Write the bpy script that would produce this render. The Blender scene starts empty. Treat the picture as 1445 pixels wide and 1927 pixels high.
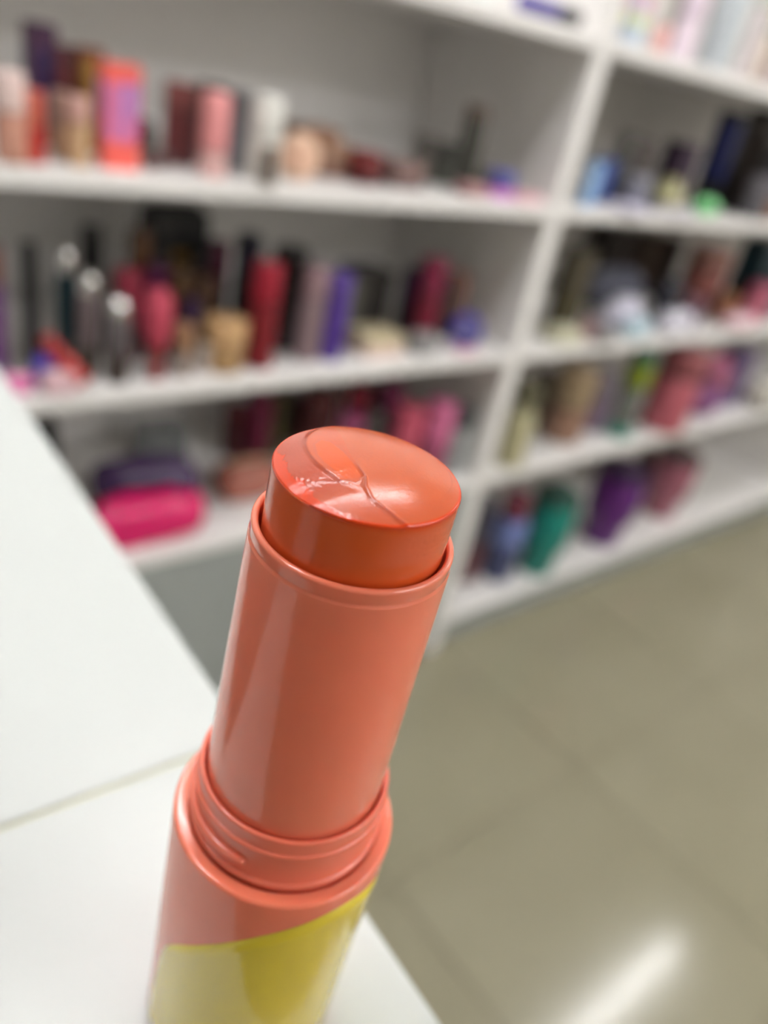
import bpy, bmesh, math, random
from mathutils import Matrix, Vector, noise
random.seed(7)
C = bpy.context.scene.collection
S = bpy.context.scene

# ------------------------------------------------------------------ camera
FPX, CX, CY = 1480.0, 722.5, 963.5
EYE = Vector((0.0, 0.0, 1.42))
RX = Vector((0.77128118, -0.60833539, 0.18722551))      # camera right
RY = Vector((-0.18835282, -0.4991182, -0.84581572))     # camera down
RZ = Vector((0.6079873, 0.6170973, -0.49954216))        # camera forward
cam_d = bpy.data.cameras.new('camera'); cam = bpy.data.objects.new('camera', cam_d); C.objects.link(cam)
cam.matrix_world = Matrix(((RX.x, -RY.x, -RZ.x, EYE.x), (RX.y, -RY.y, -RZ.y, EYE.y),
                           (RX.z, -RY.z, -RZ.z, EYE.z), (0, 0, 0, 1)))
cam_d.sensor_fit = 'VERTICAL'; cam_d.lens = 26.0; cam_d.sensor_height = 26.0 * 1927 / FPX
cam_d.sensor_width = cam_d.sensor_height * 1445 / 1927
cam_d.clip_start = 0.01; cam_d.clip_end = 60
cam_d.dof.use_dof = True; cam_d.dof.focus_distance = 0.1015; cam_d.dof.aperture_fstop = 8.0
S.camera = cam

# ------------------------------------------------------------------ world, exposure
w = bpy.data.worlds.new('world'); S.world = w; w.use_nodes = True
w.node_tree.nodes['Background'].inputs[0].default_value = (0.9, 0.93, 1, 1)
w.node_tree.nodes['Background'].inputs[1].default_value = 0.3
S.view_settings.view_transform = 'Standard'; S.view_settings.look = 'None'
S.view_settings.gamma = 1; S.view_settings.use_curve_mapping = False
S.view_settings.exposure = 1.0
TUBE_STRENGTH = 30.0

# ------------------------------------------------------------------ geometry of the view (for laying things out on the shelves)
def proj(p):
    d = Vector(p) - EYE; z = d.dot(RZ)
    return CX + FPX * d.dot(RX) / z, CY + FPX * d.dot(RY) / z, z
def x_at(u, y, z):
    lo, hi = -1.5, 6.0
    for _ in range(50):
        m = (lo + hi) / 2
        if proj((m, y, z))[0] < u: lo = m
        else: hi = m
    return (lo + hi) / 2
def height_to(p, v):
    lo, hi = 0.0, 0.6
    for _ in range(40):
        m = (lo + hi) / 2
        if proj((p[0], p[1], p[2] + m))[1] > v: lo = m
        else: hi = m
    return (lo + hi) / 2

# ------------------------------------------------------------------ materials
def lin(c):
    r = []
    for v in c:
        v = min(v, 255) / 255.0
        r.append(v / 12.92 if v <= .04045 else ((v + .055) / 1.055) ** 2.4)
    return r
MC = {}
def mat(col, rough=.4, metal=0.0, coat=0.0, k=1.0, sss=0.0, var=.06, name=None, trans=0.0, alpha=1.0, scale=60.0, bump=0.0):
    key = (tuple(col), rough, metal, coat, k, sss, var, trans, alpha, scale, bump)
    if key in MC: return MC[key]
    m = bpy.data.materials.new(name or 'surface'); m.use_nodes = True
    nt = m.node_tree; b = nt.nodes['Principled BSDF']
    c = [v * k for v in lin(col)]; mx = max(c)
    if mx > .84: c = [v * .84 / mx for v in c]
    tc = nt.nodes.new('ShaderNodeTexCoord'); n = nt.nodes.new('ShaderNodeTexNoise'); n.inputs['Scale'].default_value = scale
    nt.links.new(tc.outputs['Object'], n.inputs['Vector'])
    r = nt.nodes.new('ShaderNodeValToRGB'); nt.links.new(n.outputs['Fac'], r.inputs['Fac'])
    r.color_ramp.elements[0].position = .35; r.color_ramp.elements[1].position = .65
    r.color_ramp.elements[0].color = (*[v * (1 - var) for v in c], 1)
    r.color_ramp.elements[1].color = (*[min(v * (1 + var), .88) for v in c], 1)
    nt.links.new(r.outputs['Color'], b.inputs['Base Color'])
    b.inputs['Roughness'].default_value = rough; b.inputs['Metallic'].default_value = metal
    b.inputs['Coat Weight'].default_value = coat; b.inputs['Coat Roughness'].default_value = .05
    b.inputs['Transmission Weight'].default_value = trans; b.inputs['Alpha'].default_value = alpha
    if sss:
        b.inputs['Subsurface Weight'].default_value = sss; b.inputs['Subsurface Scale'].default_value = .003
        b.inputs['Subsurface Radius'].default_value = (1, .35, .15)
    if bump:
        bp = nt.nodes.new('ShaderNodeBump'); bp.inputs['Strength'].default_value = bump; bp.inputs['Distance'].default_value = .002
        nt.links.new(n.outputs['Fac'], bp.inputs['Height']); nt.links.new(bp.outputs['Normal'], b.inputs['Normal'])
    MC[key] = m
    return m
WHITE = mat((233, 231, 228), .38, var=.015, scale=5, name='white_laminate')
COUNTER = mat((187, 192, 189), .32, var=.012, scale=8, name='counter_laminate')
WALL = mat((225, 222, 215), .8, var=.02, scale=4, name='wall_paint')
CEIL = mat((232, 232, 230), .9, var=.02, scale=4, name='ceiling_paint')
GROUT = mat((128, 118, 98), .7, var=.1, name='grout')
SHADED_BACK = mat((192, 188, 182), .5, var=.02, scale=5, name='shaded_backing')  # back of the right unit: shade of its cubbies put into the colour
DOOR = mat((150, 155, 152), .45, var=.02, scale=6, name='cabinet_grey')

# ------------------------------------------------------------------ object helpers
def link(name, me, m, parent=None, smooth=True):
    o = bpy.data.objects.new(name, me); C.objects.link(o)
    if m is not None: me.materials.append(m)
    if parent is not None: o.parent = parent
    if smooth:
        for p in me.polygons: p.use_smooth = True
    return o
def obj(name, bm, m, parent=None, smooth=False):
    me = bpy.data.meshes.new(name); bm.normal_update(); bm.to_mesh(me); bm.free()
    return link(name, me, m, parent, smooth)
def empty(name, loc, rz=0, label=None, cat=None, group=None, kind=None, tilt=None):
    o = bpy.data.objects.new(name, None); C.objects.link(o); o.location = loc
    o.empty_display_size = .02
    o.rotation_euler = (tilt[0], tilt[1], rz) if tilt else (0, 0, rz)
    tag(o, label, cat, group, kind)
    return o
def tag(o, label=None, cat=None, group=None, kind=None):
    if label: o['label'] = label
    if cat: o['category'] = cat
    if group: o['group'] = group
    if kind: o['kind'] = kind
    return o
def box_bm(x0, x1, y0, y1, z0, z1, bev=0.0, seg=2):
    bm = bmesh.new(); bmesh.ops.create_cube(bm, size=1)
    for v in bm.verts:
        v.co = Vector(((x0 + x1) / 2 + v.co.x * (x1 - x0), (y0 + y1) / 2 + v.co.y * (y1 - y0), (z0 + z1) / 2 + v.co.z * (z1 - z0)))
    if bev: bmesh.ops.bevel(bm, geom=bm.edges[:], offset=bev, segments=seg, affect='EDGES', profile=.5)
    return bm
def box(name, x0, x1, y0, y1, z0, z1, m, parent=None, bev=0.0):
    return obj(name, box_bm(x0, x1, y0, y1, z0, z1, bev), m, parent)
def lathe(name, prof, m, parent=None, seg=40, loc=None, sx=1.0, sy=1.0, sharp=40):
    """prof: (r, z) from bottom to top"""
    vs, fs, rings = [], [], []
    for r, z in prof:
        if r <= 1e-7: rings.append([len(vs)]); vs.append((0, 0, z))
        else:
            rings.append(list(range(len(vs), len(vs) + seg)))
            vs += [(sx * r * math.cos(2 * math.pi * k / seg), sy * r * math.sin(2 * math.pi * k / seg), z) for k in range(seg)]
    for a, b in zip(rings, rings[1:]):
        for k in range(seg):
            j = (k + 1) % seg
            if len(a) == 1 and len(b) == 1: continue
            if len(a) == 1: fs.append((a[0], b[j], b[k]))
            elif len(b) == 1: fs.append((a[k], a[j], b[0]))
            else: fs.append((a[k], a[j], b[j], b[k]))
    me = bpy.data.meshes.new(name); me.from_pydata(vs, [], fs); me.update()
    o = link(name, me, m, parent)
    bm = bmesh.new(); bm.from_mesh(me)
    for e in bm.edges:
        if len(e.link_faces) == 2 and e.calc_face_angle(0) > math.radians(sharp): e.smooth = False
    bm.to_mesh(me); bm.free()
    if loc: o.location = loc
    return o
def rcyl(r, z0, z1, b):
    """profile of a cylinder with rounded ends"""
    b = min(b, r * .95, (z1 - z0) * .45)
    p = [(0, z0)]
    for k in range(5):
        a = k / 4 * math.pi / 2; p.append((r - b + b * math.sin(a), z0 + b - b * math.cos(a)))
    for k in range(5):
        a = k / 4 * math.pi / 2; p.append((r - b + b * math.cos(a), z1 - b + b * math.sin(a)))
    p.append((0, z1)); return p
def domecyl(r, z0, z1, dome):
    p = [(0, z0), (r * .94, z0), (r, z0 + r * .08)]
    for k in range(9):
        a = k / 8 * math.pi / 2; p.append((r * math.cos(a) if k < 8 else 0, z1 - dome + dome * math.sin(a)))
    return p
def sweep(name, pts, rad, m, parent=None, seg=8, close=False, taper=None):
    vs, fs = [], []; n = len(pts)
    for i, p in enumerate(pts):
        p = Vector(p)
        t = (Vector(pts[(i + 1) % n]) - Vector(pts[i - 1])) if (close or 0 < i < n - 1) else \
            (Vector(pts[1]) - p if i == 0 else p - Vector(pts[-2]))
        t.normalize(); a = t.orthogonal() if abs(t.z) > .95 else t.cross(Vector((0, 0, 1))).normalized(); a.normalize(); b = t.cross(a)
        r = rad * (taper(i / (n - 1)) if taper else 1)
        for k in range(seg):
            q = 2 * math.pi * k / seg; vs.append(p + a * r * math.cos(q) + b * r * math.sin(q))
    for i in range(n if close else n - 1):
        for k in range(seg):
            j = (k + 1) % seg; i2 = (i + 1) % n
            fs.append((i * seg + k, i2 * seg + k, i2 * seg + j, i * seg + j))
    if not close:
        fs.append(tuple(range(seg))); fs.append(tuple(reversed(range((n - 1) * seg, n * seg))))
    me = bpy.data.meshes.new(name); me.from_pydata([tuple(v) for v in vs], [], fs); me.update()
    return link(name, me, m, parent)
def blob(name, sx, sy, sz, m, parent=None, e=.6, seed=0, amp=.0, freq=20.0, z0=0.0, nu=40, nv=24, pinch=0.0):
    """soft cushion shape resting on z0; e is the squareness, amp the wrinkles"""
    vs, fs = [], []
    def sp(v, p): return math.copysign(abs(v) ** p, v)
    for j in range(nv + 1):
        t = -math.pi / 2 + math.pi * j / nv
        for i in range(nu):
            a = 2 * math.pi * i / nu
            x = sx * sp(math.cos(t), e) * sp(math.cos(a), e); y = sy * sp(math.cos(t), e) * sp(math.sin(a), e); z = sz * sp(math.sin(t), .85)
            if pinch: z *= 1 - pinch * (abs(x) / sx) ** 3
            n = noise.noise(Vector((x * freq + seed, y * freq, z * freq))) * amp
            f = 1 + n / max(sx, sy, sz)
            vs.append((x * f, y * f, max(z * (1 + n / sz), -sz * .93) + sz * .93 + z0))
    for j in range(nv):
        for i in range(nu):
            i2 = (i + 1) % nu; fs.append((j * nu + i, j * nu + i2, (j + 1) * nu + i2, (j + 1) * nu + i))
    me = bpy.data.meshes.new(name); me.from_pydata(vs, [], fs); me.update()
    return link(name, me, m, parent)

# ------------------------------------------------------------------ room shell
X0, X1, Y0, Y1, ZC = -3.37, 5.03, -3.0, 1.62, 2.8
fl = box('floor', X0, X1, Y0, Y1, -.06, -.004, GROUT); tag(fl, 'beige glossy ceramic tile floor', None, kind='structure')
def tile_mat():
    m = bpy.data.materials.new('floor_tile'); m.use_nodes = True; nt = m.node_tree; b = nt.nodes['Principled BSDF']
    tc = nt.nodes.new('ShaderNodeTexCoord'); n = nt.nodes.new('ShaderNodeTexNoise'); n.inputs['Scale'].default_value = 2.2; n.inputs['Detail'].default_value = 5
    nt.links.new(tc.outputs['Object'], n.inputs['Vector'])
    r = nt.nodes.new('ShaderNodeValToRGB'); nt.links.new(n.outputs['Fac'], r.inputs['Fac'])
    r.color_ramp.elements[0].position = .3; r.color_ramp.elements[1].position = .7
    r.color_ramp.elements[0].color = (*lin((136, 131, 109)), 1); r.color_ramp.elements[1].color = (*lin((143, 138, 116)), 1)
    nt.links.new(r.outputs['Color'], b.inputs['Base Color']); b.inputs['Roughness'].default_value = .13; b.inputs['Specular IOR Level'].default_value = .4
    return m
TILE = tile_mat()
tx0, ty0 = .83 - .6 * 6, 0.0 - .6 * 5
tm = None
for i in range(15):
    for j in range(8):
        a, b = tx0 + .6 * i - .6, ty0 + .6 * j
        x0, x1, y0, y1 = max(a + .0025, X0), min(a + .5975, X1), max(b + .0025, Y0), min(b + .5975, Y1)
        if x1 - x0 < .02 or y1 - y0 < .02: continue
        if abs(x1 - x0 - .595) < 1e-4 and abs(y1 - y0 - .595) < 1e-4:
            if tm is None:
                t = box('tile', -.2975, .2975, -.2975, .2975, -.004, 0, TILE, fl, bev=.0012); tm = t.data
            else:
                t = bpy.data.objects.new('tile', tm); C.objects.link(t); t.parent = fl
            t.location = ((x0 + x1) / 2, (y0 + y1) / 2, 0)
        else: box('tile', x0, x1, y0, y1, -.004, 0, TILE, fl, bev=.0012)
tag(box('wall_back', X0, X1, Y1, Y1 + .1, 0, ZC, WALL), 'plain off-white wall behind the shelving', kind='structure')
tag(box('wall_front', X0, X1, Y0 - .1, Y0, 0, ZC, WALL), 'plain off-white wall behind the viewer', kind='structure')
tag(box('wall_left', X0 - .1, X0, Y0, Y1, 0, ZC, WALL), 'plain off-white wall to the left', kind='structure')
tag(box('wall_right', X1, X1 + .1, Y0, Y1, 0, ZC, WALL), 'plain off-white wall to the right', kind='structure')
tag(box('ceiling', X0, X1, Y0, Y1, ZC, ZC + .1, CEIL), 'plain white ceiling', kind='structure')

# ceiling tube lights; the rows behind the viewer are unseen, added as front fill
em = bpy.data.materials.new('tube_light'); em.use_nodes = True; nt = em.node_tree
nt.nodes.remove(nt.nodes['Principled BSDF']); e = nt.nodes.new('ShaderNodeEmission')
e.inputs[0].default_value = (1, .985, 1.0, 1); e.inputs[1].default_value = TUBE_STRENGTH
nt.links.new(e.outputs[0], nt.nodes['Material Output'].inputs[0])
em2 = em.copy(); [setattr(q.inputs[1], 'default_value', TUBE_STRENGTH * .65) for q in em2.node_tree.nodes if q.type == 'EMISSION']   # dimmed: keeps the balm highlight without over-lighting the counter
METAL = mat((225, 225, 225), .3, .8)
k = 0
for (xa, y, nm) in ((2.43, .55, 'above the aisle by the shelves, whose reflection streaks the floor'), (-.75, .55, 'above the display counter at the left'), (.25, .95, 'close above the front of the left shelving unit'),
                    (2.43, -1.15, 'added unseen above the far side of the aisle, to the right, as fill'),
                    (.75, -1.15, 'added unseen above the aisle behind the viewer as front fill'), (2.43, -2.35, 'added unseen near the front wall, to the right, as front fill'), (.75, -2.35, 'added unseen near the front wall, to the left, as front fill')):
    t = empty('ceiling_light', (xa + .625, y, ZC), 0, 'long white ceiling tube light ' + nm, 'light', 'tube lights on the ceiling')
    box('housing', -.635, .635, -.03, .03, -.03, 0, METAL, t, bev=.003)
    sweep('tube', [(-.62, 0, -.055), (0, 0, -.055), (.62, 0, -.055)], .024, em2 if y == .95 else em, t, seg=16)
    for s in (-1, 1): box('end_cap', min(s * .62, s * .634), max(s * .62, s * .634), -.027, .027, -.082, -.03, METAL, t, bev=.003)

# ------------------------------------------------------------------ shelving units
YF, YB = 1.094, 1.56                # front and back of the shelving
TH = .025
ZS = {'T': 1.42 + .095, 'A': 1.42 - .210, 'B': 1.42 - .525, 'C': 1.42 - .853, 'D': 1.42 - 1.300}   # tops of the boards
ZTOP = 1.86
def unit(x0, x1, label, rows, doors, hood):
    r = empty('shelving_unit', ((x0 + x1) / 2, YB, 0), 0, label, 'shelving', 'white shelving units along the wall')
    cx = (x0 + x1) / 2; T = .022
    def b(n, xa, xb, ya, yb, za, zb, m=WHITE, bev=.0012): return box(n, xa - cx, xb - cx, ya - YB, yb - YB, za, zb, m, r, bev)
    b('side_panel', x0, x0 + T, YF, YB, 0, ZTOP); b('side_panel', x1 - T, x1, YF, YB, 0, ZTOP)
    b('back_panel', x0, x1, YB + .0005, YB + .009, .05, ZTOP, WHITE if doors else SHADED_BACK)
    for q in rows: b('shelf_board', x0 + T + .0003, x1 - T - .0003, YF + .001, YB - .0003, ZS[q] - TH, ZS[q])
    if hood: b('top_board', x0 + T + .0003, x1 - T - .0003, YF + .001, YB - .0003, ZTOP - TH, ZTOP)
    b('plinth', x0 + T + .0003, x1 - T - .0003, YF + .022, YF + .04, 0, (.07 if doors else ZS['D'] - TH - .0005), DOOR)  # plinth in the door grey: shade under the bottom board put into its colour
    if doors:
        n = 3; wd = (x1 - x0 - 2 * T) / n
        for i in range(n):
            d = b('door', x0 + T + i * wd + .0015, x0 + T + (i + 1) * wd - .0015, YF + .002, YF + .02, .072, ZS['C'] - TH - .003, DOOR)
    return r
unit(-.40, 1.382, 'white laminate shelving unit on the left with closed grey doors at the bottom', 'TAC', 3, False)
u_left = bpy.data.objects['shelving_unit']
box('shelf_board', -.40 + .0223 - .491, 1.382 - .0223 - .491, YF + .001 - YB, YB - .0003 - YB, ZS['B'] - TH, ZS['B'], WHITE, u_left, .0012)
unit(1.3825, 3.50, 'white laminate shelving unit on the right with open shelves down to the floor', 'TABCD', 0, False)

# ------------------------------------------------------------------ counter
CH = 1.42 - .1764
ct = empty('display_counter', (.0921, .0385, 0), math.radians(-2.3), 'white laminate display counter whose narrow top boards meet under the balm stick', 'counter')
J = .0942; BW = .0955        # joint, width of the long board
box('counter_top', -1.1, 0, 0, J - .0005, CH - .03, CH, COUNTER, ct, .001)
box('counter_top', -BW, 0, J + .0005, .88, CH - .03, CH, COUNTER, ct, .001)
box('joint_filler', -BW + .001, -.001, J - .0005, J + .0005, CH - .028, CH - .0007, mat((190, 190, 160), .7, var=.1), ct)
box('side_panel', -.030, -.012, .012, .87, .08, CH - .0305, COUNTER, ct, .001)
box('side_panel', -1.1, -.0305, .012, .03, .08, CH - .0305, COUNTER, ct, .001)
box('tray', -1.1, -.0305, .0305, .87, CH - .82, CH - .80, mat((112, 106, 96), .5, var=.03), ct)
box('back_panel', -1.12, -1.1003, .012, .87, .08, CH - .0305, COUNTER, ct, .001)
box('end_panel', -1.0997, -.0305, .8705, .8795, .08, CH - .0305, COUNTER, ct, .001)
box('plinth', -1.05, -.05, .05, .85, 0, .0795, GROUT, ct)

# ------------------------------------------------------------------ the balm stick (one unit = 14 mm)
U = .014
def plastic(name, col, rough=.16):
    m = mat(col, rough, coat=.25, sss=.25, var=.012, scale=90, name=name); return m
CORAL = plastic('coral_plastic', (240, 127, 98), .17)
CORAL2 = plastic('coral_plastic_matte', (238, 118, 92), .3)
st = empty('balm_stick', (.0585984, .070826, CH + .0009), 0, 'open coral balm stick with orange balm raised, yellow label, standing on the white counter', 'cosmetic stick')
q = Vector((0, 0, 1)).rotation_difference(Vector((.019, -.035, 1)).normalized())
st.rotation_mode = 'QUATERNION'; st.rotation_quaternion = q
def P(*pts): return [(r * U, z * U) for r, z in pts]
def arc(cx, cz, r, a0, a1, n=6): return [(cx + r * math.cos(math.radians(a0 + (a1 - a0) * k / n)), cz + r * math.sin(math.radians(a0 + (a1 - a0) * k / n))) for k in range(n + 1)]
RS = 1.340
lathe('base_shell', P((0, 0), (RS - .08, 0), *arc(RS - .06, .06, .06, -80, 0), *arc(RS - .05, 4.42, .05, 0, 90), (1.20, 4.455), *arc(1.19, 4.43, .03, 90, 180, 4), (1.155, 4.38)), CORAL, st, 160)
lathe('threaded_neck', P((1.15, 4.35), (1.125, 4.42), (1.12, 4.50), *arc(1.12, 4.53, .045, -80, 80, 6), (1.12, 4.60), (1.12, 4.97), (1.122, 4.995), *arc(1.112, 5.03, .035, -40, 80, 5), (1.112, 5.08), (1.115, 5.20), *arc(1.085, 5.235, .032, 0, 170, 8), (1.052, 5.18), (1.050, 4.8)), CORAL2, st, 160)
th = []
for k in range(90):
    a = -148 - k / 89 * 250
    zz = 4.77 + (.0 if k < 60 else .0)
    th.append((1.135 * U * math.cos(math.radians(a)), 1.135 * U * math.sin(math.radians(a)), (4.77 - .0006 * k) * U))
sweep('screw_thread', th, .055 * U, CORAL2, st, seg=14, taper=lambda t: min(1, .55 + 25 * t, .3 + 6 * (1 - t)))
# yellow label wrapped round the base
ang = [162, 163, 164.5, 166.5, 170, 175, 185.5, 203.3, 217, 229.3, 241.4, 254, 263, 274, 289, 300, 315, 330, 340, 346, 349, 350]
top = [.25, .60, 1.0, 1.5, 2.0, 2.38, 2.77, 3.29, 3.63, 3.89, 4.055, 4.18, 4.25, 4.26, 4.17, 4.05, 3.8, 3.4, 2.9, 2.2, 1.5, 1.0]
def itp(a):
    for i in range(len(ang) - 1):
        if ang[i] <= a <= ang[i + 1]:
            t = (a - ang[i]) / (ang[i + 1] - ang[i])
            return top[i] + (top[i + 1] - top[i]) * t
    return top[-1]
def sm(a):
    s = 0; n = 0
    for d in range(-6, 7):
        b = min(max(a + d * .7, 162), 350); s += itp(b); n += 1
    return s / n
vs, fs = [], []; NA, NZ = 188, 14
for layer, rr in ((0, RS + .004), (1, RS + .0005)):
    for i in range(NA + 1):
        a = 162 + 188 * i / NA; zt = sm(a)
        for j in range(NZ + 1):
            z = .10 + (zt - .10) * j / NZ
            r2 = rr - (.0015 if layer == 0 and j == NZ else 0)
            vs.append((r2 * U * math.cos(math.radians(a)), r2 * U * math.sin(math.radians(a)), z * U))
N1 = (NA + 1) * (NZ + 1)
for i in range(NA):
    for j in range(NZ):
        a = i * (NZ + 1) + j; b = a + NZ + 1
        fs.append((a, b, b + 1, a + 1)); fs.append((N1 + a, N1 + a + 1, N1 + b + 1, N1 + b))
for i in range(NA):
    a = i * (NZ + 1) + NZ; b = a + NZ + 1; fs.append((a, b, N1 + b, N1 + a))
    a = i * (NZ + 1); b = a + NZ + 1; fs.append((b, a, N1 + a, N1 + b))
for j in range(NZ):
    a = j; fs.append((a, a + 1, N1 + a + 1, N1 + a)); a = NA * (NZ + 1) + j; fs.append((a + 1, a, N1 + a, N1 + a + 1))
me = bpy.data.meshes.new('yellow_label'); me.from_pydata(vs, [], fs); me.update()
YEL = mat((224, 200, 52), .12, coat=.5, var=.01, scale=60, name='yellow_print')
lb = link('yellow_label', me, YEL, st); lb['label'] = 'glossy yellow printed band with a slanting wavy top edge'
# inner tube
ZT = 8.62
lathe('inner_tube', P((0, 4.6), (1.035, 4.6), (1.035, 5.3), (1.0, 8.40), (.998, 8.415), (.985, 8.43), (.984, 8.45), (.990, 8.47), (.990, 8.54), *arc(.955, 8.56, .037, -5, 178, 10), (.916, 8.50), (.912, 8.2), (0, 8.2)), CORAL, st, 160)
# balm
def balm():
    RP = .889; ZR = 9.215
    LX, LY, LRX, LRY = .22, .12, .76, .85
    crease = [(.208, .945), (.056, .593), (-.137, .162), (-.204, -.084), (-.238, -.221), (-.335, -.36), (-.377, -.50), (-.377, -.578), (-.337, -.695), (-.295, -.862), (-.24, -.981)]
    crease2 = [(-.74, -.044), (-.614, -.106), (-.487, -.169), (-.38, -.262), (-.238, -.225)]
    orange = [(-.343, .551), (-.199, .63), (-.132, .525), (-.14, .289), (-.180, .062), (-.232, -.200), (-.33, -.225), (-.452, -.182), (-.474, -.028), (-.492, .166), (-.457, .347)]
    chips = [(-.70, .70), (-.73, .60), (-.70, .52), (-.77, .45), (-.76, .38), (-.84, .25), (-.86, .10), (-.80, .02), (-.83, -.08), (-.82, -.18), (-.86, -.24), (-.84, -.36), (-.80, -.48), (-.72, -.62), (-.70, -.9), (-1.1, -.8), (-1.2, 0), (-.9, .9)]
    def seg_d(p, poly):
        best = 9; side = 0; along = 0
        for i in range(len(poly) - 1):
            ax, ay = poly[i]; bx, by = poly[i + 1]; dx, dy = bx - ax, by - ay
            t = max(0, min(1, ((p[0] - ax) * dx + (p[1] - ay) * dy) / (dx * dx + dy * dy)))
            d = math.hypot(p[0] - ax - t * dx, p[1] - ay - t * dy)
            if d < best: best = d; side = dx * (p[1] - ay) - dy * (p[0] - ax); along = (i + t) / (len(poly) - 1)
        return best, side, along
    def inside(p, poly):
        c = False; j = len(poly) - 1
        for i in range(len(poly)):
            if (poly[i][1] > p[1]) != (poly[j][1] > p[1]) and p[0] < (poly[j][0] - poly[i][0]) * (p[1] - poly[i][1]) / (poly[j][1] - poly[i][1]) + poly[i][0]: c = not c
            j = i
        return c
    def ss(a, b, x):   # smooth step, also downwards
        t = max(0, min(1, (x - a) / (b - a))); return t * t * (3 - 2 * t)
    top_c, or_c, cres, chip_c = lin((184, 82, 42)), lin((204, 76, 0)), lin((168, 62, 34)), lin((204, 56, 0))
    side_c, line_c, side2 = lin((212, 88, 38)), lin((140, 50, 34)), lin((214, 100, 66))
    def mix(a, b, t): return [x + (y - x) * t for x, y in zip(a, b)]
    vs, cols, fs = [], [], []
    NR, NT = 130, 300
    vs.append((0, 0, (ZR + .105) * U)); cols.append(top_c)
    for i in range(1, NR + 1):
        rho = i / NR
        for k in range(NT):
            a = 2 * math.pi * k / NT; x, y = rho * math.cos(a), rho * math.sin(a)
            nz = noise.noise(Vector((x * 7, y * 7, 1))) ; nf = noise.noise(Vector((x * 26, y * 26, 5)))
            h = .105 * (1 - rho ** 2.3)
            h -= .016 * ss(.985, 1.0, rho)
            le = math.hypot((x - LX) / LRX, (y - LY) / LRY) + .006 * nz
            d, s, al = seg_d((x, y), crease); d2, s2, al2 = seg_d((x, y), crease2)
            left = s > 0
            c = list(top_c)
            left = s < 0
            wl = ss(.25, -.15, x) * ss(-.42, -.12, y)          # the step of the cap fades towards the front
            out_l = ss(.97, 1.05, le)
            h -= .017 * out_l * wl
            wc = ss(.10, -.15, y)                              # the crease is deep only in its front half
            if left: h -= (.001 + .008 * wc) * ss(0, .05, d)
            h += .0065 * math.exp(-(d / .018) ** 2) * wc
            h += .003 * math.exp(-(d2 / .018) ** 2) if x < -.2 else 0
            rough_reg = ss(.38, .08, math.hypot(x + .66, y + .08))
            h += .0020 * nf * rough_reg + .0004 * nf
            # colour of the pigment; step and crease lines drawn darker
            if left: c = mix(c, lin((178, 74, 42)), .6)
            c = mix(c, cres, out_l * (.15 + .75 * wl))
            if inside((x + .02 * nf, y + .02 * nf), orange):
                c = mix(c, or_c, .9 * ss(.0, .05, seg_d((x, y), orange + [orange[0]])[0] + .008) * (1 - .35 * ss(-.05, -.22, y)))
            elif left and le < 1 and y > -.25 and x > -.5: c = mix(c, or_c, .30)
            ln = math.exp(-((le - 1.0) / .011) ** 2) * max(.6 * wl, .35 * ss(.3, .6, x) * ss(-.75, -.4, y))
            c = mix(c, line_c, ln)
            c = mix(c, line_c, .8 * math.exp(-(d / .012) ** 2) * wc * .8)
            c = mix(c, line_c, .45 * math.exp(-(d2 / .010) ** 2))
            px = (x + .03 * nf, y + .03 * nf)
            if inside(px, chips): c = mix(chip_c, cres, .1 + .2 * abs(nf)); h -= .0025
            if rho > .95: c = mix(c, chip_c, .9 * ss(.95, .985, rho))
            vs.append((x * RP * U, y * RP * U, (ZR + h) * U)); cols.append(c)
    for k in range(NT): fs.append((0, 1 + k, 1 + (k + 1) % NT))
    for i in range(NR - 1):
        for k in range(NT):
            a = 1 + i * NT; j = (k + 1) % NT; fs.append((a + k, a + NT + k, a + NT + j, a + j))
    base = 1 + (NR - 1) * NT
    NZ = 60
    for q in range(1, NZ + 1):
        z = ZR - .012 - (ZR - 8.25) * q / NZ
        for k in range(NT):
            a = 2 * math.pi * k / NT
            nf = noise.noise(Vector((a * 4, z * 9, 2)))
            deg = math.degrees(a) % 360
            reg = ss(235, 262, deg) * (1 - ss(300, 318, deg)) * ss(8.75, 8.85, z) * (1 - ss(9.08, 9.16, z))
            n2 = noise.noise(Vector((a * 22, z * 30, 4)))
            rr = RP * (1 + .0018 * nf) - .005 * max(0, n2) * reg - .004 * (1 - ss(0, 3, q))
            nn = .5 + .5 * noise.noise(Vector((a * 2.2, z * 2.5, 9)))
            c = mix(side_c, side2, ss(.35, .75, nn) * .5 + .45 * reg)
            if q < 4: c = mix(chip_c, c, q / 4)
            vs.append((rr * U * math.cos(a), rr * U * math.sin(a), z * U)); cols.append(c)
    for q in range(NZ):
        for k in range(NT):
            a = base + q * NT; j = (k + 1) % NT; fs.append((a + k, a + NT + k, a + NT + j, a + j))
    me = bpy.data.meshes.new('balm'); me.from_pydata(vs, [], fs); me.update()
    ca = me.color_attributes.new('pigment', 'FLOAT_COLOR', 'POINT')
    ca.data.foreach_set('color', [v for c in cols for v in (*c, 1.0)])
    m = bpy.data.materials.new('balm'); m.use_nodes = True; nt = m.node_tree; b = nt.nodes['Principled BSDF']
    at = nt.nodes.new('ShaderNodeAttribute'); at.attribute_name = 'pigment'
    tc = nt.nodes.new('ShaderNodeTexCoord'); n = nt.nodes.new('ShaderNodeTexNoise'); n.inputs['Scale'].default_value = 4500; n.inputs['Detail'].default_value = 2
    nt.links.new(tc.outputs['Object'], n.inputs['Vector'])
    bp = nt.nodes.new('ShaderNodeBump'); bp.inputs['Strength'].default_value = .2; bp.inputs['Distance'].default_value = .00005
    nt.links.new(n.outputs['Fac'], bp.inputs['Height']); nt.links.new(bp.outputs['Normal'], b.inputs['Normal'])
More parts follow.
